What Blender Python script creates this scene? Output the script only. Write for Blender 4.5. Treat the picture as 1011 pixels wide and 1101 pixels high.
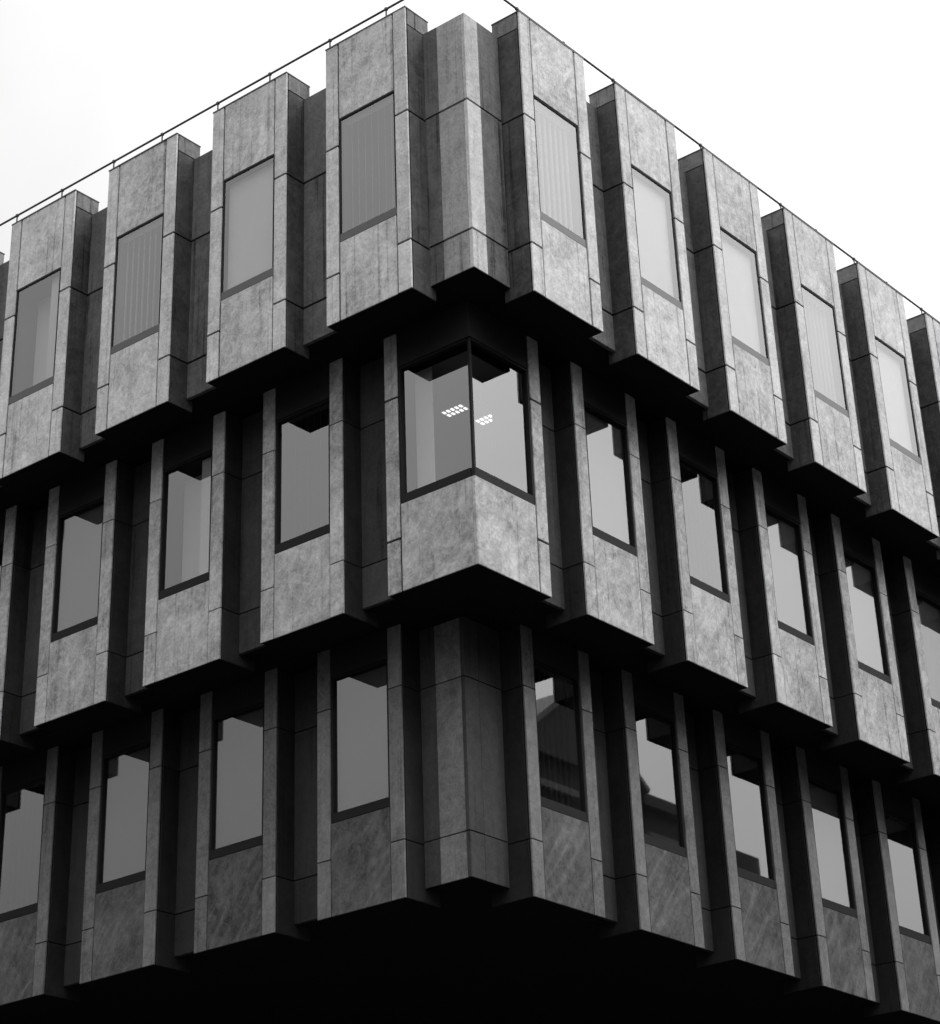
import bpy, bmesh, math, random
from mathutils import Vector, Matrix
random.seed(7)
for o in list(bpy.data.objects): bpy.data.objects.remove(o)
S = bpy.context.scene
U = 2.2            # metres per facade module
GZ = 15.77         # height of the top storey's underside above the street

# ------------------------------------------------------------------ camera
def make_camera():
    cx, cy, cz = -8.1961*U, -6.4316*U, -6.4414*U + GZ
    y, t, r = [math.radians(a) for a in (38.7753, 29.5359, -2.1454)]
    fwd = Vector((math.cos(t)*math.cos(y), math.cos(t)*math.sin(y), math.sin(t)))
    right = Vector((math.sin(y), -math.cos(y), 0)); up = right.cross(fwd)
    r2 = math.cos(r)*right + math.sin(r)*up; u2 = -math.sin(r)*right + math.cos(r)*up
    m = Matrix((( r2.x, u2.x, -fwd.x, cx), (r2.y, u2.y, -fwd.y, cy), (r2.z, u2.z, -fwd.z, cz), (0, 0, 0, 1)))
    cd = bpy.data.cameras.new('camera'); c = bpy.data.objects.new('camera', cd); S.collection.objects.link(c)
    c.matrix_world = m; cd.sensor_fit = 'HORIZONTAL'; cd.sensor_width = 36
    cd.lens = 2385.3/1011*36
    cd.shift_x = (505.5-495.083)/1011; cd.shift_y = (367.39-550.5)/1011
    cd.clip_start = .1; cd.clip_end = 3000
    S.camera = c
make_camera()
S.view_settings.view_transform = 'Standard'; S.view_settings.look = 'None'
S.view_settings.exposure = 0.42; S.view_settings.gamma = 1

# ------------------------------------------------------------------ sky and sun
SUN_EL, SUN_AZ = 42, -78      # azimuth measured from +X towards +Y; the sun is hidden by cloud
w = bpy.data.worlds.new('World'); S.world = w; w.use_nodes = True
nt = w.node_tree; nt.nodes.clear(); N = nt.nodes.new; Lk = nt.links.new
def wm(op, a, b):
    n = N('ShaderNodeMath'); n.operation = op
    for i, v in enumerate((a, b)):
        if hasattr(v, 'links'): Lk(v, n.inputs[i])
        else: n.inputs[i].default_value = v
    return n.outputs[0]
sky = N('ShaderNodeTexSky'); sky.sky_type = 'NISHITA'; sky.sun_disc = False
sky.sun_elevation = math.radians(SUN_EL); sky.sun_rotation = math.radians(90-SUN_AZ)
sky.dust_density = 5; sky.air_density = 2
bw = N('ShaderNodeRGBToBW'); Lk(sky.outputs[0], bw.inputs[0])
tc = N('ShaderNodeTexCoord'); sp = N('ShaderNodeSeparateXYZ'); Lk(tc.outputs['Generated'], sp.inputs[0])
zc = wm('MAXIMUM', sp.outputs[2], 0.0)
grad = wm('ADD', wm('MULTIPLY', zc, 18.0), 1.8)                      # overcast: brighter overhead
side = wm('ADD', wm('MULTIPLY', sp.outputs[1], -0.70), 1.0)         # cloud is brighter on the sun's side
side2 = wm('ADD', wm('MULTIPLY', sp.outputs[0], 0.02), side)
cn = N('ShaderNodeTexNoise'); cn.inputs['Scale'].default_value = 3.2; cn.inputs['Detail'].default_value = 4
Lk(tc.outputs['Generated'], cn.inputs['Vector'])
cl = wm('ADD', wm('MULTIPLY', cn.outputs[0], .8), .6)
tot = wm('ADD', wm('MULTIPLY', wm('MULTIPLY', grad, side2), cl), wm('MULTIPLY', bw.outputs[0], .12))
bg = N('ShaderNodeBackground'); bg.inputs[1].default_value = 0.11; Lk(tot, bg.inputs[0])
wo = N('ShaderNodeOutputWorld'); Lk(bg.outputs[0], wo.inputs[0])
sd = bpy.data.lights.new('sun', 'SUN'); sd.energy = .9; sd.angle = math.radians(25); sd.color = (1, 1, 1)
so = bpy.data.objects.new('sun', sd); S.collection.objects.link(so)
a, e = math.radians(SUN_AZ), math.radians(SUN_EL)
so.rotation_euler = Vector((math.cos(e)*math.cos(a), math.cos(e)*math.sin(a), math.sin(e))).to_track_quat('Z', 'Y').to_euler()
S.cycles.max_bounces = 8; S.cycles.transparent_max_bounces = 12; S.cycles.glossy_bounces = 4

# ------------------------------------------------------------------ materials (a black and white place)
def mat_new(name):
    m = bpy.data.materials.new(name); m.use_nodes = True; t = m.node_tree; t.nodes.clear()
    out = t.nodes.new('ShaderNodeOutputMaterial'); return m, t, out
def g(v): return (v, v, v, 1)
def mth(t, op, a, b=None, clamp=False):
    n = t.nodes.new('ShaderNodeMath'); n.operation = op; n.use_clamp = clamp
    for i, v in enumerate((a, b)):
        if v is None: continue
        if hasattr(v, 'links'): t.links.new(v, n.inputs[i])
        else: n.inputs[i].default_value = v
    return n.outputs[0]
def noise(t, vec, scale, detail=4, rough=.55, dist=0):
    n = t.nodes.new('ShaderNodeTexNoise'); n.inputs['Scale'].default_value = scale; n.inputs['Detail'].default_value = detail
    n.inputs['Roughness'].default_value = rough; n.inputs['Distortion'].default_value = dist; t.links.new(vec, n.inputs['Vector'])
    return n.outputs[0]
def stone(name, base, mottle=.35, vein=.0, streak=.12, rough=.75, bump=.25, spec=.3, tone=.10):
    """grey granite slabs: cloudy mottling, fine grain, rain streaks, optional slanting veins; every object and loose slab differs"""
    m, t, out = mat_new(name)
    tc = t.nodes.new('ShaderNodeTexCoord'); oi = t.nodes.new('ShaderNodeObjectInfo'); ge = t.nodes.new('ShaderNodeNewGeometry')
    rnd = mth(t, 'ADD', mth(t, 'MULTIPLY', oi.outputs['Random'], 91.0), mth(t, 'MULTIPLY', ge.outputs['Random Per Island'], 37.0))
    cmb = t.nodes.new('ShaderNodeCombineXYZ')
    for i in range(3): t.links.new(rnd, cmb.inputs[i])
    va = t.nodes.new('ShaderNodeVectorMath'); va.operation = 'ADD'; t.links.new(tc.outputs['Object'], va.inputs[0]); t.links.new(cmb.outputs[0], va.inputs[1])
    v = va.outputs[0]
    big = noise(t, v, 1.1, 5, .6, .6); mid = noise(t, v, 6.5, 7, .72, .5); fine = noise(t, v, 26, 5, .85)
    mp = t.nodes.new('ShaderNodeMapping'); mp.inputs['Scale'].default_value = (7, 7, .6); t.links.new(v, mp.inputs[0])
    stk = noise(t, mp.outputs[0], 1.0, 4, .6)
    k = mth(t, 'ADD', mth(t, 'MULTIPLY', mth(t, 'SUBTRACT', big, .5), 2.1*mottle), mth(t, 'MULTIPLY', mth(t, 'SUBTRACT', mid, .5), 2.4*mottle))
    k = mth(t, 'ADD', k, mth(t, 'MULTIPLY', mth(t, 'SUBTRACT', fine, .5), 1.5))
    k = mth(t, 'ADD', k, mth(t, 'MULTIPLY', mth(t, 'SUBTRACT', stk, .5), 2*streak))
    k = mth(t, 'ADD', k, mth(t, 'MULTIPLY', mth(t, 'SUBTRACT', mth(t, 'FRACT', rnd), .5), 2*tone))
    mp3 = t.nodes.new('ShaderNodeMapping'); mp3.inputs['Scale'].default_value = (14, 14, .35); t.links.new(v, mp3.inputs[0])
    drip = noise(t, mp3.outputs[0], 1.0, 3, .6, .2)                       # thin dark run-off marks
    k = mth(t, 'SUBTRACT', k, mth(t, 'MULTIPLY', mth(t, 'MAXIMUM', mth(t, 'SUBTRACT', drip, .57), 0.0), 14*streak))
    rid = noise(t, v, 2.3, 3, .5, 1.6)                                     # pale wavy figure in the stone
    fig = mth(t, 'SUBTRACT', 1.0, mth(t, 'MULTIPLY', mth(t, 'ABSOLUTE', mth(t, 'SUBTRACT', rid, .53)), 20.0), True)
    k = mth(t, 'ADD', k, mth(t, 'MULTIPLY', fig, .32*mottle))
    pit = noise(t, v, 60, 2, .5)                                           # dark pits
    k = mth(t, 'SUBTRACT', k, mth(t, 'MULTIPLY', mth(t, 'MAXIMUM', mth(t, 'SUBTRACT', pit, .62), 0.0), 3.5))
    if vein:
        sx = t.nodes.new('ShaderNodeSeparateXYZ'); t.links.new(v, sx.inputs[0]); X, Y, Zz = sx.outputs
        dxy = mth(t, 'SUBTRACT', X, Y)
        cr = mth(t, 'SUBTRACT', mth(t, 'MULTIPLY', dxy, .8), mth(t, 'MULTIPLY', Zz, .6)); al = mth(t, 'ADD', mth(t, 'MULTIPLY', dxy, .5), Zz)
        cv = t.nodes.new('ShaderNodeCombineXYZ'); t.links.new(mth(t, 'MULTIPLY', cr, 11.0), cv.inputs[0]); t.links.new(mth(t, 'MULTIPLY', al, .9), cv.inputs[1])
        vn = noise(t, cv.outputs[0], 1.0, 4, .6, .25)
        cw = t.nodes.new('ShaderNodeCombineXYZ'); t.links.new(mth(t, 'MULTIPLY', cr, 2.2), cw.inputs[0]); t.links.new(mth(t, 'MULTIPLY', al, .45), cw.inputs[1])
        wd = noise(t, cw.outputs[0], 1.0, 2, .5, .3)
        ln = mth(t, 'SUBTRACT', 1.0, mth(t, 'MULTIPLY', mth(t, 'ABSOLUTE', mth(t, 'SUBTRACT', wd, .56)), 22.0), True)
        k = mth(t, 'ADD', k, mth(t, 'MULTIPLY', mth(t, 'SUBTRACT', vn, .5), vein*1.5))
        k = mth(t, 'ADD', k, mth(t, 'MULTIPLY', ln, vein*.45))
    val = mth(t, 'MULTIPLY', mth(t, 'MAXIMUM', mth(t, 'ADD', k, 1.0), .12), base)
    b = t.nodes.new('ShaderNodeBsdfPrincipled'); t.links.new(val, b.inputs['Base Color'])
    b.inputs['Roughness'].default_value = rough; b.inputs['Specular IOR Level'].default_value = spec
    bp = t.nodes.new('ShaderNodeBump'); bp.inputs['Strength'].default_value = bump; bp.inputs['Distance'].default_value = .01
    t.links.new(mth(t, 'ADD', fine, mid), bp.inputs['Height']); t.links.new(bp.outputs[0], b.inputs['Normal'])
    t.links.new(b.outputs[0], out.inputs[0]); return m
def plain(name, base, rough=.6, metal=0, spec=.5, var=.15, scale=6):
    m, t, out = mat_new(name); tc = t.nodes.new('ShaderNodeTexCoord')
    n = noise(t, tc.outputs['Object'], scale, 4)
    val = mth(t, 'MULTIPLY', mth(t, 'ADD', mth(t, 'MULTIPLY', mth(t, 'SUBTRACT', n, .5), 2*var), 1.0), base)
    b = t.nodes.new('ShaderNodeBsdfPrincipled'); t.links.new(val, b.inputs['Base Color']); b.inputs['Roughness'].default_value = rough
    b.inputs['Metallic'].default_value = metal; b.inputs['Specular IOR Level'].default_value = spec
    t.links.new(b.outputs[0], out.inputs[0]); return m
def glass_mat(name, ior, tint):
    m, t, out = mat_new(name); tc = t.nodes.new('ShaderNodeTexCoord')
    oi = t.nodes.new('ShaderNodeObjectInfo')
    fr = t.nodes.new('ShaderNodeFresnel'); fr.inputs[0].default_value = ior
    gl = t.nodes.new('ShaderNodeBsdfGlossy'); gl.inputs['Color'].default_value = g(.9); gl.inputs['Roughness'].default_value = .015
    tr = t.nodes.new('ShaderNodeBsdfTransparent'); tr.inputs[0].default_value = g(tint)
    
    mx = t.nodes.new('ShaderNodeMixShader'); ge = t.nodes.new('ShaderNodeNewGeometry'); t.links.new(mth(t, 'MULTIPLY', fr.outputs[0], mth(t, 'SUBTRACT', 1.0, ge.outputs['Backfacing'])), mx.inputs[0])
    va = mth(t, 'ADD', mth(t, 'MULTIPLY', oi.outputs['Random'], .22), .78); t.links.new(va, gl.inputs['Color']); t.links.new(tr.outputs[0], mx.inputs[1]); t.links.new(gl.outputs[0], mx.inputs[2])
    t.links.new(mx.outputs[0], out.inputs[0]); return m
def emit(name, v):
    m, t, out = mat_new(name); e = t.nodes.new('ShaderNodeEmission'); e.inputs[0].default_value = g(1); e.inputs[1].default_value = v
    t.links.new(e.outputs[0], out.inputs[0]); return m
M = dict(
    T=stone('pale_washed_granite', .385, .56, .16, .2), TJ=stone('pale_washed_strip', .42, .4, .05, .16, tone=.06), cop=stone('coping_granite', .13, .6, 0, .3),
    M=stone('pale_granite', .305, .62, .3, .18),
    B=stone('weathered_shaded_granite', .062, .85, 1.0, .08, tone=.16), BJ=stone('weathered_shaded_strip', .12, .45, .2, .15, tone=.2), RT=stone('sooty_shaded_recess', .08, .6, 0, .4, tone=.2), RM=stone('sooty_shaded_wall', .032, .5, 0, .3, tone=.2), RB=stone('sooty_shaded_wall_darker', .02, .5, 0, .3, tone=.2), hp=plain('shade_dark_head', .012, .7, spec=.2), frameT=plain('grey_anodised_metal', .035, .3, .0, .55, .1), TC=stone('washed_corner_granite', .38, .34, 0, .15),  # lowest storey, recess walls, head panels: overhang and street shade painted into the greys
    sootShade=stone('sooty_shaded_granite', .042, .9, 0, .40, tone=.18),  # sooty sides with the shade of the gaps painted in; lower storeys' copies darker
    sootShadeM=stone('sooty_shaded_granite_darker', .014, .9, 0, .35, tone=.2),
    sootShadeB=stone('sooty_shaded_granite_darkest', .009, .9, .2, .35, tone=.2),
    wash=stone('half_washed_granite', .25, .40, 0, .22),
    washB=stone('half_washed_shaded_granite', .13, .6, 0, .22),  # lowest storey's copy, its shade painted in as a darker grey
    soffit=plain('shade_black_soffit', .006, .9, spec=.1, var=.4, scale=2),  # shade of the undersides painted in as near-black
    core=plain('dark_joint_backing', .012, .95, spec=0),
    frame=plain('dark_anodised_metal', .008, .5, .0, .12, .1),
    glass=glass_mat('reflective_window_glass', 2.65, .76),
    blind=plain('pale_blind_fabric', .85, .9, spec=.1, var=.08), blindM=plain('shaded_blind_fabric', .24, .9, spec=.1, var=.08), curtain=plain('white_curtain', .8, .9, spec=.1, var=.05),  # lower storeys' blinds are a darker copy, overhang shade put into the colour
    room=plain('dim_office_paint', .10, .9, spec=.1), ceil=plain('office_ceiling', .55, .9, spec=.1, var=.05),
    lamp=emit('lit_tube', 1.7), rail=plain('dark_painted_steel', .03, .5),
    roof=plain('roof_felt', .06, .9), asphalt=plain('asphalt', .035, .9, var=.35, scale=20), paving=plain('paving', .05, .85, var=.3, scale=3),
    kerb=plain('kerb_stone', .22, .8), paint=plain('road_paint', .6, .7), brick=plain('dark_brick', .055, .9, var=.4, scale=4),
    brick2=plain('grey_render', .07, .9, var=.2), slate=plain('slate', .05, .6, var=.4, scale=8))

# ------------------------------------------------------------------ mesh helpers
class MB:
    def __init__(s): s.bm = bmesh.new()
    def box(s, x0, x1, y0, y1, z0, z1, bev=0.0):
        x0, x1 = sorted((x0, x1)); y0, y1 = sorted((y0, y1)); z0, z1 = sorted((z0, z1))
        v = [s.bm.verts.new(p) for p in ((x0,y0,z0),(x1,y0,z0),(x1,y1,z0),(x0,y1,z0),(x0,y0,z1),(x1,y0,z1),(x1,y1,z1),(x0,y1,z1))]
        f = [s.bm.faces.new([v[i] for i in q]) for q in ((0,3,2,1),(4,5,6,7),(0,1,5,4),(1,2,6,5),(2,3,7,6),(3,0,4,7))]
        if bev:
            es = {e for q in f for e in q.edges}
            bmesh.ops.bevel(s.bm, geom=list(es), offset=bev, segments=1, affect='EDGES')
        return s
    def prism(s, poly, z0, z1):
        a = [s.bm.verts.new((x, y, z0)) for x, y in poly]; b = [s.bm.verts.new((x, y, z1)) for x, y in poly]; n = len(poly)
        s.bm.faces.new(a[::-1]); s.bm.faces.new(b)
        for i in range(n): s.bm.faces.new((a[i], a[(i+1) % n], b[(i+1) % n], b[i]))
        return s
    def tube(s, p, q, r, n=8):
        p, q = Vector(p), Vector(q); d = (q-p).normalized(); u = d.orthogonal().normalized(); w_ = d.cross(u)
        A = [s.bm.verts.new(p+r*(math.cos(2*math.pi*i/n)*u+math.sin(2*math.pi*i/n)*w_)) for i in range(n)]
        B = [s.bm.verts.new(q+r*(math.cos(2*math.pi*i/n)*u+math.sin(2*math.pi*i/n)*w_)) for i in range(n)]
        s.bm.faces.new(A[::-1]); s.bm.faces.new(B)
        for i in range(n): s.bm.faces.new((A[i], A[(i+1) % n], B[(i+1) % n], B[i]))
        return s
    def swap(s):      # mirror a right-facade piece (x along, y inward) into a left-facade one
        for v in s.bm.verts: v.co.x, v.co.y = v.co.y, v.co.x
        return s
    def mesh(s, name):
        bmesh.ops.recalc_face_normals(s.bm, faces=s.bm.faces); me = bpy.data.meshes.new(name); s.bm.to_mesh(me); s.bm.free(); return me
def link(name, me, m, parent=None, loc=(0,0,0)):
    o = bpy.data.objects.new(name, me)
    if not me.materials: me.materials.append(m)
    o.material_slots[0].link = 'OBJECT'; o.material_slots[0].material = m; S.collection.objects.link(o); o.parent = parent; o.location = loc; return o
def tag(o, label, cat, group=None):
    o['label'] = label; o['category'] = cat
    if group: o['group'] = group
    return o
def empty(name, loc=(0,0,0)):
    o = bpy.data.objects.new(name, None); S.collection.objects.link(o); o.location = loc; o.empty_display_size = .5; return o
def structure(o): o['kind'] = 'structure'; return o

# ------------------------------------------------------------------ ground and streets
structure(link('ground', MB().box(-900, 900, -900, 900, -.5, -.02).mesh('ground'), M['paving']))
structure(link('road', MB().prism([(-900,-18),(-18,-18),(-18,-900),(-8,-900),(-8,-18),(900,-18),(900,-8),(-8,-8),(-8,900),(-18,900),(-18,-8),(-900,-8)], -.019, .0).mesh('road'), M['asphalt']))
pv = MB()
pv.prism([(-5.6-2,-7.6),(900,-7.6),(900,3.5),(4,3.5),(4,900),(-7.6,900)], -.01, .12)
structure(link('pavement', pv.mesh('pavement'), M['paving']))
kb = MB().box(-7.6, 400, -7.85, -7.605, -.01, .125, .01).box(-7.85, -7.605, -7.85, 400, -.01, .128, .01)
structure(link('kerb', kb.mesh('kerb'), M['kerb']))
mk = MB()
for i in range(30):
    mk.box(-4+i*6, -1+i*6, -13.06, -12.94, .004, .006); mk.box(-13.06, -12.94, -4+i*6, -1+i*6, .004, .006)
structure(link('road_marking', mk.mesh('road_marking'), M['paint']))

# ------------------------------------------------------------------ the office block
BL = empty('office_building', (0, 0, 0))
tag(BL, 'grey stone office block with three overhanging storeys of projecting window bays, seen from its corner', 'building')
W, J = .655, .103
S1, S2 = .432, .916
ZT, ZM, ZB = 0.0, -1.575, -3.10
NR, NL, PL = 7, 6, .992
REC = .158            # depth of the recessed wall behind the bay fronts
TOPZ = 1.988
def Z(z): return z*U + GZ
G = .013              # half width of a joint, metres
JZ = (.325, 1.225)    # stone joints above a bay's underside
HEAD, SILL, BAND = 1.416, .535, .058

def bay_meshes(kind, left, wide=True):
    """meshes of one bay, local origin at its outer bottom corner nearest the building's corner; x along the facade, y inward"""
    top = {'T': TOPZ, 'M': 1.65, 'B': 1.60}[kind]
    Wm, Jm, D = W*U, J*U, (.215 if kind == 'T' else .30)*U
    t = .05; G = .013 if kind == 'T' else .006; tj = .028
    H = top*U; out = {}
    def fin(mb, n):
        if left: mb.swap()
        return mb.mesh(n)
    zc = [0] + [z*U for z in JZ] + [H]
    # shell: dark backing box round the window opening, plus soffit
    b = MB(); zs, zh = SILL*U, HEAD*U
    i = .03
    b.box(i, Jm-.004, i, D-i, .012, H-.012); b.box(Wm-Jm+.004, Wm-i, i, D-i, .012, H-.012)
    b.box(Jm-.004, Wm-Jm+.004, i+.02, D-i, .012, zs-.03); b.box(Jm-.004, Wm-Jm+.004, i+.02, D-i, zh+.02, H-.012)
    out['backing'] = fin(b, 'bay_backing')
    # jambs
    for n, x0, x1 in (('jamb1', 0, Jm-G), ('jamb2', Wm-Jm+G, Wm)):
        b = MB()
        for k in range(3):
            b.box(x0, x1, 0, tj, zc[k]+(G if k else 0), zc[k+1]-(G if k < 2 else 0), .004)
        out[n] = fin(b, 'jamb')
    out['spandrel'] = fin(MB().box(Jm+G, Wm-Jm-G, .003, t, .0, zs-.006, .006), 'spandrel_panel')
    out['head'] = fin(MB().box(Jm+G, Wm-Jm-G, .003, t, zh+.006, H, .006), 'head_panel')
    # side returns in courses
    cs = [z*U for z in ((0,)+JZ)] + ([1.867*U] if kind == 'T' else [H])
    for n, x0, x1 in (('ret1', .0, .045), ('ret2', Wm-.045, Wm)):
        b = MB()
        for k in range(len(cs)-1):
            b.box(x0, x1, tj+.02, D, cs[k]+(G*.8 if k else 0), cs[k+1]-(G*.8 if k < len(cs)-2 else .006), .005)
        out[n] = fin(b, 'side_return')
    if kind == 'T':
        b = MB().box(.0, .045, tj+.02, D, 1.867*U+.006, H, .005).box(Wm-.045, Wm, tj+.02, D, 1.867*U+.006, H, .005)
        b.box(.05, Wm-.05, t+.004, D, H-.06, H-.002, .004).box(.05, Wm-.05, D-.05, D-.004, 1.80*U, H-.065, .004)
        out['coping'] = fin(b, 'coping')
        out['flash'] = fin(MB().box(-.006, Wm+.006, -.006, D+.004, H+.002, H+.018).box(-.006, Wm+.006, -.006, -.002, H-.004, H+.001), 'flashing')
    out['soffit'] = fin(MB().box(.012, Wm-.012, .012, D-.012, -.004, .010), 'bay_soffit')
    # window
    f0, f1 = .014, .085
    x0, x1 = Jm+.004, Wm-Jm-.004; b = MB()
    fw = .022 if kind == 'T' else .026; gi = .012 if kind == 'T' else .045
    b.box(x0, x0+fw, f0, f1, zs+BAND*U, zh-fw, .003).box(x1-fw, x1, f0, f1, zs+BAND*U, zh-fw, .003)
    b.box(x0, x1, f0, f1, zh-fw, zh+.002, .003)
    out['sill'] = fin(MB().box(x0, x1, f0, f1, zs+.002, zs+BAND*U, .004), 'window_sill')
    out['frame'] = fin(b, 'window_frame')
    out['pane'] = fin(MB().box(x0+fw-.005, x1-fw+.005, f0+gi, f0+gi+.006, zs+BAND*U-.005, zh-fw+.005), 'window_pane')
    out['liner'] = fin(MB().box(x0-.02, x0-.002, f1+.002, D+.5, zs-.02, zh+.02).box(x1+.002, x1+.02, f1+.002, D+.5, zs-.02, zh+.02)
                       .box(x0, x1, f1+.002, D+.5, zs-.02, zs-.002).box(x0, x1, f1+.002, D+.5, zh+.003, zh+.02), 'window_reveal')
    return out
def blind_mesh(left, style, kind):
    Wm, Jm = W*U, J*U; x0, x1 = Jm+.03, Wm-Jm-.03; z0, z1 = SILL*U+.05, HEAD*U-.03; y = .11
    b = MB()
    if style == 'slats':
        n = 8; st = (x1-x0)/n
        for k in range(n):
            a = x0+k*st
            b.prism([(a, y), (a+st*.9, y+.12), (a+st*.9, y+.123), (a, y+.003)], z0, z1)
        b.box(x0, x1, y-.01, y+.06, z1, z1+.03)
    elif style == 'roller':
        b.box(x0-.01, x1+.01, y+.01, y+.014, z0, z1); b.box(x0-.01, x1+.01, y, y+.03, z0-.02, z0+.01)
    elif style == 'part':
        b.box(x0+.05, x0+.05+(x1-x0)*.24, y, y+.006, z0, z1); b.box(x0+(x1-x0)*.62, x1, y+.3, y+.306, z0, z1)
    if left: b.swap()
    return b.mesh('blind')
BM = {(k, l): bay_meshes(k, l) for k in 'TMB' for l in (False, True)}
BLM = {(s, l): blind_mesh(l, s, 'T') for s in ('slats', 'roller', 'part') for l in (False, True)}
JM = {'T': 'TJ', 'M': 'M', 'B': 'BJ'}
SIDE = {'T': 'sootShade', 'M': 'sootShadeM', 'B': 'sootShadeB'}  # shade under each overhang painted in as a darker sooty grey
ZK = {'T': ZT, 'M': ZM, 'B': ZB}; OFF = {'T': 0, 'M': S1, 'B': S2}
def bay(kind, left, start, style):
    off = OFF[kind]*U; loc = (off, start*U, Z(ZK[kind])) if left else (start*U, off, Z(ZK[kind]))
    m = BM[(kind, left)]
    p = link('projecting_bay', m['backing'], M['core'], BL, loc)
    for n, key, mt in (('jamb','jamb1',JM[kind]),('jamb','jamb2',JM[kind]),('spandrel_panel','spandrel',kind),('head_panel','head',kind if kind == 'T' else 'hp'),  # heads below an overhang take its shade as a near-black colour
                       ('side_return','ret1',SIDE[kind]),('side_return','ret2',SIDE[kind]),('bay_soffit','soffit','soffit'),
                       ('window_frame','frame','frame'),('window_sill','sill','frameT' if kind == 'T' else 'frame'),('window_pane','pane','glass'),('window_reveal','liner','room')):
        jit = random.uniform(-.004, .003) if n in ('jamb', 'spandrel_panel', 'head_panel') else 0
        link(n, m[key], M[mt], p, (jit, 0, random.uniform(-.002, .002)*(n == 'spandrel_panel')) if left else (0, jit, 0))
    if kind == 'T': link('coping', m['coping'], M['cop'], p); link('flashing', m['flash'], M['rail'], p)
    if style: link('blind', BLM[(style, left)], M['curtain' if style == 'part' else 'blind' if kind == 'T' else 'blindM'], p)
STY = {('T',False): ['slats','roller','roller','slats','roller','roller','roller'], ('T',True): ['slats','roller','slats','part','roller','slats'],
       ('M',False): ['roller','slats','roller','roller','roller','slats','roller'], ('M',True): ['slats','part','roller','slats','roller','roller'],
       ('B',False): ['slats',None,None,'roller','slats','roller','roller'], ('B',True): ['roller','roller','roller','slats','roller','roller']}
START = {('T',False): .500, ('T',True): .488, ('M',False): 1.419, ('M',True): 1.419, ('B',False): 1.418, ('B',True): 1.418}
def starts(kind, left):
    n = (NL if left else NR); return [START[(kind, left)] + k*(PL if left else 1.0) for k in range(n)]
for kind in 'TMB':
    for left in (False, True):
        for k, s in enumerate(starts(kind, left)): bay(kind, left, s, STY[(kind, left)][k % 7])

# recessed walls between the bays
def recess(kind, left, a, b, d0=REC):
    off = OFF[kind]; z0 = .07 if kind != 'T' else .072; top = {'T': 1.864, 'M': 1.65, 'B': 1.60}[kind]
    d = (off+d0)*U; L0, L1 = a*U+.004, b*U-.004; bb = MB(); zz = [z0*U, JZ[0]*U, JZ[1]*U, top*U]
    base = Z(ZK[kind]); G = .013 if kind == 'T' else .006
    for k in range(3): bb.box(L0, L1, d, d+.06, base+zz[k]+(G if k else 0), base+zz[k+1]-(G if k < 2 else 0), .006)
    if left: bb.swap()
    o = link('recess_wall', bb.mesh('recess_wall'), M[{'T': 'RT', 'M': 'RM', 'B': 'RB'}[kind]], BL)  # sooty greys deepened by painted recess shade, storey by storey
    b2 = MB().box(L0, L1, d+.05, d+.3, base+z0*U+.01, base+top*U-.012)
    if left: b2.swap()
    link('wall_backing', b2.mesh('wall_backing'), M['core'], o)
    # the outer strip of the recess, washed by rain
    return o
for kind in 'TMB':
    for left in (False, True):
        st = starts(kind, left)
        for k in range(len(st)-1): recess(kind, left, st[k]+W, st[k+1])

# corner block of the top and bottom storeys: a re-entrant pier, washed paler next to its arris
def corner_pier(kind):
    off = OFF[kind]; c = off+.165; a = .49+off if kind == 'T' else 1.415
    base = Z(ZK[kind]); top = {'T': 1.873, 'B': 1.60}[kind]; z0 = .078; G = .013 if kind == 'T' else .006
    zz = [z0*U, (JZ[0]+.012)*U, (JZ[1]+.013)*U, top*U]
    p = link('corner_pier', MB().prism([(c*U+.03, c*U+.03), (a*U, c*U+.03), (a*U, c*U+.4), (c*U+.4, a*U), (c*U+.03, a*U)], base+z0*U+.01, base+top*U-.01).mesh('corner_pier_backing'), M['core'], BL)
    wR, wL = .127, .218
    for left, wd in ((False, wR), (True, wL)):
        b1, b2 = MB(), MB(); t = .06
        for k in range(3):
            za, zb = base+zz[k]+(G if k else 0), base+zz[k+1]-(G if k < 2 else 0)
            b1.box(c*U + (t+.003 if left else 0), (c+wd)*U, c*U, c*U+t, za, zb, .005)
            b2.box((c+wd)*U+.0015, a*U-.002, c*U+.001, c*U+t, za, zb, .002)
        if left: b1.swap(); b2.swap()
        mats = ('wash', 'sootShade') if kind == 'T' else ('washB' if left else 'RM', 'RM')
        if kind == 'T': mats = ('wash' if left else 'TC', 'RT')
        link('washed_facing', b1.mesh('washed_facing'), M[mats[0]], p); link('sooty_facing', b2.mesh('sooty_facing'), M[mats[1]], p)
    link('pier_soffit', MB().box(c*U+.01, a*U, c*U+.01, a*U, base+z0*U-.003, base+z0*U+.009).mesh('pier_soffit'), M['soffit'], p)
corner_pier('T'); corner_pier('B')

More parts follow.
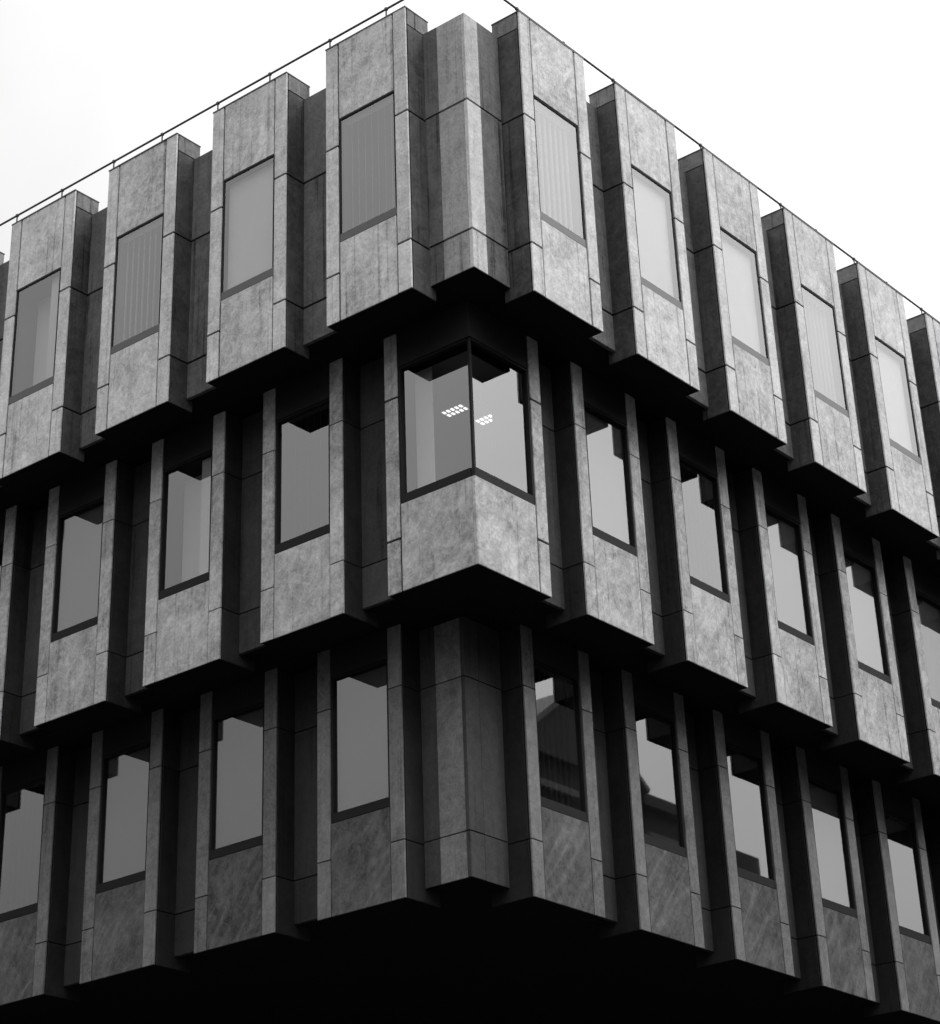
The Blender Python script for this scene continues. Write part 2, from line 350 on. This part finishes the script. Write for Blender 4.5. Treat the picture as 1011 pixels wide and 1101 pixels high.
# the middle storey's corner bay with its two-sided window
def corner_bay():
    s = S1*U; E = (S1+.652)*U; Jm = J*U; base = Z(ZM); H = 1.65*U; zs, zh = SILL*U, HEAD*U; t = .05; D = .30*U; i = .022
    p = link('corner_window_bay', MB().box(s+i, E-Jm, s+i, s+.3, base+.012, base+zs-.03).box(s+i, s+.3, s+.3, E-Jm, base+.012, base+zs-.03)
             .box(s+i, E-Jm, s+i, s+.3, base+zh+.02, base+H-.01).box(s+i, s+.3, s+.3, E-Jm, base+zh+.02, base+H-.01)
             .box(E-Jm+.004, E-i, s+i, s+D-i, base+.012, base+H).box(s+i, s+D-i, E-Jm+.004, E-i, base+.012, base+H).mesh('corner_bay_backing'), M['core'], BL)
    zc = [0, JZ[0]*U, JZ[1]*U, H]
    for left in (False, True):
        def fin(mb, n):
            if left: mb.swap()
            return mb.mesh(n)
        c0 = s if not left else s+t+.002
        link('spandrel_panel', fin(MB().box(c0, E-Jm-G, s, s+t, base, base+zs-.006, .005), 'spandrel_panel'), M['M'], p)
        link('head_panel', fin(MB().box(c0, E-Jm-G, s, s+t, base+zh+.006, base+H, .005), 'head_panel'), M['hp'], p)
        b = MB()
        for k in range(3): b.box(E-Jm+G, E, s, s+t, base+zc[k]+(G if k else 0), base+zc[k+1]-(G if k < 2 else 0), .006)
        link('jamb', fin(b, 'jamb'), M['M'], p)
        b = MB()
        for k in range(3): b.box(E-.045, E, s+t+G, s+D, base+zc[k]+(G if k else 0), base+zc[k+1]-(G if k < 2 else 0), .005)
        link('side_return', fin(b, 'side_return'), M['sootShadeM'], p)
        f0, f1 = s+.014, s+.085; fw = .03; b = MB()
        b.box(E-Jm-.004-fw, E-Jm-.004, f0, f1, base+zs+BAND*U, base+zh-fw, .003)
        b.box(c0+.03, E-Jm-.004, f0, f1, base+zh-fw, base+zh+.002, .003).box(c0+.03, E-Jm-.004, f0, f1, base+zs+.002, base+zs+BAND*U, .004)
        link('window_frame', fin(b, 'window_frame'), M['frame'], p)
        link('window_pane', fin(MB().box(s+.045 if not left else s+.066, E-Jm-fw, f0+.045, f0+.051, base+zs+BAND*U-.005, base+zh-fw+.005), 'window_pane'), M['glass'], p)
    link('corner_mullion', MB().box(s+.025, s+.065, s+.025, s+.065, base+zs+.003, base+zh, .004).mesh('corner_mullion'), M['frame'], p)
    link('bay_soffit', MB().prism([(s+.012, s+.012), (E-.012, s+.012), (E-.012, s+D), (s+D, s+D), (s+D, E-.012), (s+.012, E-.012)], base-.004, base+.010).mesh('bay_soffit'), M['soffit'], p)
    for a0, a1 in ((.53, .40),):
        link('curtain', MB().box(s+.30, s+.31, s+a1*U, s+a0*U, base+zs-.02, base+zh+.03).mesh('curtain'), M['curtain'], p)
    # recess on each side of it
    for left in (False, True): recess('M', left, S1+.652, 1.419)
corner_bay()

# floors, soffits, interior
def slab(name, d, z0, z1, m, xr=NR+1.2, yl=NL+1.2):
    return link(name, MB().box(d*U, xr*U, d*U, yl*U, Z(z0), Z(z1)).mesh(name), M[m], BL)
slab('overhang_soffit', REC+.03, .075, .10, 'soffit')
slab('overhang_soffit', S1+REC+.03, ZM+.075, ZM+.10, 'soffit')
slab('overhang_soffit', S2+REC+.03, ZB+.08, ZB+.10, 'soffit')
slab('roof_slab', .34, 1.70, 1.80, 'roof')
# roof edge behind the recess walls
for nm, d0, z0, z1 in (('inner_wall', .40, .10, 1.70), ('inner_wall', S2+.44, ZB+.10, ZM+.075)):
    a = d0*U; link(nm, MB().box(a, (NR+1.2)*U, a, (NL+1.2)*U, Z(z0)+.01, Z(z1)-.01).mesh(nm), M['room'], BL)
# middle storey: room behind the corner window, solid elsewhere
a = (S1+.44)*U; z0, z1 = Z(ZM+.10)+.01, Z(.075)-.01; rx = (S1+2.6)*U
iw = MB().box(rx, (NR+1.2)*U, a, (NL+1.2)*U, z0, z1).box(a, rx-.01, rx, (NL+1.2)*U, z0, z1)
iw.box(1.24*U, rx-.02, a, a+.1, z0, z1-.05).box(a, a+.1, 1.24*U, rx-.02, z0, z1-.05)
link('inner_wall', iw.mesh('inner_wall'), M['room'], BL)
link('office_ceiling', MB().prism([((S1+.06)*U,)*2, ((S1+.62)*U, (S1+.06)*U), ((S1+.62)*U, a+.12), (rx-.02, a+.12), (rx-.02, rx-.02), (a+.12, rx-.02), (a+.12, (S1+.62)*U), ((S1+.06)*U, (S1+.62)*U)], Z(ZM+HEAD)+.05, Z(ZM+HEAD)+.09).mesh('office_ceiling'), M['ceil'], BL)
# closing walls at the far ends
link('end_wall', MB().box((NR+1.2)*U+.01, (NR+1.2)*U+.3, 1.0, (NL+1.2)*U, 0, Z(1.7)).box(1.0, (NR+1.2)*U, (NL+1.2)*U+.01, (NL+1.2)*U+.3, 0, Z(1.7)).mesh('end_wall'), M['B'], BL)
# deep recessed base under the lowest overhang
d = (S2+3.4)*U
link('ground_floor_wall', MB().box(d, (NR+1.2)*U, d, (NL+1.2)*U, .12, Z(ZB+.075)).mesh('ground_floor_wall'), M['core'], BL)
for i in range(5):
    for left in (False, True):
        q = (3.9+i*1.9)*U
        if i == 0 and left: continue
        if i*1.9+3.9 > (NL if left else NR)+.8: continue
        x, y = (3.9*U, q) if left else (q, 3.9*U)
        link('column', MB().box(x-.25, x+.25, y-.25, y+.25, .12, Z(ZB+.078), .02).mesh('column'), M['sootShadeB'], BL)

# lights on the office ceiling behind the corner window
def ceiling_light(x, y, label):
    z = Z(ZM+HEAD)+.048; e = empty('ceiling_light', (x, y, z)); tag(e, label, 'ceiling light', 'ceiling lights in the corner office')
    link('tray', MB().box(-.11, .11, -.19, .19, -.03, -.002, .003).mesh('tray'), M['ceil'], e)
    for k in range(5):
        for r in (0, 1):
            link('lit_cell', MB().box(-.085+r*.10, -.025+r*.10, -.165+k*.072, -.130+k*.072, -.04, -.031).mesh('lit_cell'), M['lamp'], e)
ceiling_light(1.09*U, 1.09*U, 'small lit louvred ceiling light seen through the left pane of the corner window')
ceiling_light(1.315*U, 1.01*U, 'small lit louvred ceiling light seen through the right pane of the corner window')

# thin guard rail along the roof edge
R = empty('roof_rail', (0, 0, Z(TOPZ))); tag(R, 'thin dark rail on short posts running along the roof edge above both facades', 'railing')
rz = .092*U; dl, dr = .03*U, .065*U
link('rail', MB().tube((dl, dr, rz), (dl, (NL+.6)*U, rz), .016).mesh('rail'), M['rail'], R)
link('rail', MB().tube((dl, dr, rz), ((NR+.6)*U, dr, rz), .016).mesh('rail'), M['rail'], R)
for s in starts('T', True):
    for q in (.175, .655):
        y = (s+q)*U if q < .6 else (s+.645)*U
        link('post', MB().tube((dl, y, -.003), (dl, y, rz), .012).box(dl-.022, dl+.022, y-.022, y+.022, rz-.022, rz+.022, .006).mesh('post'), M['rail'], R)
for s in starts('T', False):
    for q in (.07, .54):
        x = (s+q)*U
        link('post', MB().tube((x, dr, -.003), (x, dr, rz), .012).box(x-.022, x+.022, dr-.022, dr+.022, rz-.022, rz+.022, .006).mesh('post'), M['rail'], R)

# ------------------------------------------------------------------ buildings across the streets (they show in the window glass and shade the lower storeys)
def block(name, x0, x1, y0, y1, h, m, label, face, gable=False, pitch=3.2, fl=3.4):
    e = empty(name, ((x0+x1)/2, (y0+y1)/2, 0)); tag(e, label, 'building')
    cx, cy = (x0+x1)/2, (y0+y1)/2; hx, hy = (x1-x0)/2, (y1-y0)/2
    b = MB()
    b.box(-hx, hx, -hy, hy, 0, h)
    link('wall', b.mesh('wall'), M[m], e)
    if gable:
        bm_ = bmesh.new(); z = h+.01; r = h+gable
        v = [bm_.verts.new(p) for p in ((-hx-.4,-hy-.3,z),(hx+.4,-hy-.3,z),(hx+.4,hy+.3,z),(-hx-.4,hy+.3,z),(0,-hy-.3,r),(0,hy+.3,r))]
        for q in ((0,1,4),(1,2,5,4),(2,3,5),(3,0,4,5),(0,3,2,1)): bm_.faces.new([v[k] for k in q])
        mb = MB(); mb.bm.free(); mb.bm = bm_
        link('roof', mb.mesh('roof'), M['slate'], e)
    else:
        link('roof', MB().box(-hx-.35, hx+.35, -hy-.35, hy+.35, h+.002, h+.45, .03).mesh('roof'), M['slate'], e)
    if face == 'N':
        for zz_, hh in ((h-1.1, .25), (h-3.9, .35)):
            link('string_course', MB().box(-hx, hx, hy, hy+.25, zz_, zz_+hh, .02).mesh('string_course'), M['kerb'], e)
        if gable:
            link('bargeboard', MB().tube((-hx-.4, hy+.32, h+.0), (0, hy+.32, h+gable), .14, 4).tube((hx+.4, hy+.32, h+.0), (0, hy+.32, h+gable), .14, 4).mesh('bargeboard'), M['kerb'], e)
            link('chimney', MB().box(-2.3, -1.5, hy-2.4, hy-1.2, h+1.0, h+gable+.5, .03).tube((-2.1, hy-1.8, h+gable+.5), (-2.1, hy-1.8, h+gable+.95), .13).tube((-1.7, hy-1.8, h+gable+.5), (-1.7, hy-1.8, h+gable+.95), .13).mesh('chimney'), M['brick'], e)
    L = (x1-x0) if face == 'N' else (y1-y0); n = int(L//pitch); cnt = 0
    for f in range(1, int(h//fl)):
        for k in range(n):
            if cnt >= 90: break
            cnt += 1; c = -L/2+(k+.5)*L/n; z = f*fl
            if face == 'N':
                fr = link('window', MB().box(c-.65, c+.65, hy-.02, hy+.04, z, z+1.9, .01).mesh('window'), M['frame'], e)
                link('pane', MB().box(c-.58, c+.58, hy+.041, hy+.045, z+.07, z+1.83).mesh('pane'), M['roof'], fr)
            else:
                fr = link('window', MB().box(hx-.02, hx+.04, c-.65, c+.65, z, z+1.9, .01).mesh('window'), M['frame'], e)
                link('pane', MB().box(hx+.041, hx+.045, c-.58, c+.58, z+.07, z+1.83).mesh('pane'), M['roof'], fr)
    return e
block('opposite_building', 36.4, 43.2, -38, -24, 25.6, 'brick', 'dark gabled block across the street, reflected in the lowest window beside the corner', 'N', gable=2.8)
block('opposite_building', 43.7, 47.3, -38, -24, 25.1, 'brick2', 'narrow flat-roofed block across the street, its cornice reflected in one low window', 'N')
block('opposite_building', 47.6, 92, -40, -24, 23.2, 'brick', 'long lower block across the street behind the photographer, with a box on its roof', 'N')
block('opposite_building', -4, 35.8, -38, -24, 21, 'brick2', 'grey rendered block facing the right facade from across the street', 'N')
block('opposite_building', -38, -24, 2, 40, 17, 'brick', 'plain dark block facing the left facade from across the street', 'E')
vent = MB().box(49.3, 51.5, -27, -24.3, 23.66, 25.05, .05)
tag(link('rooftop_vent', vent.mesh('rooftop_vent'), M['roof']), 'dark box on a roof across the street, reflected above a lowest window sill', 'vent')
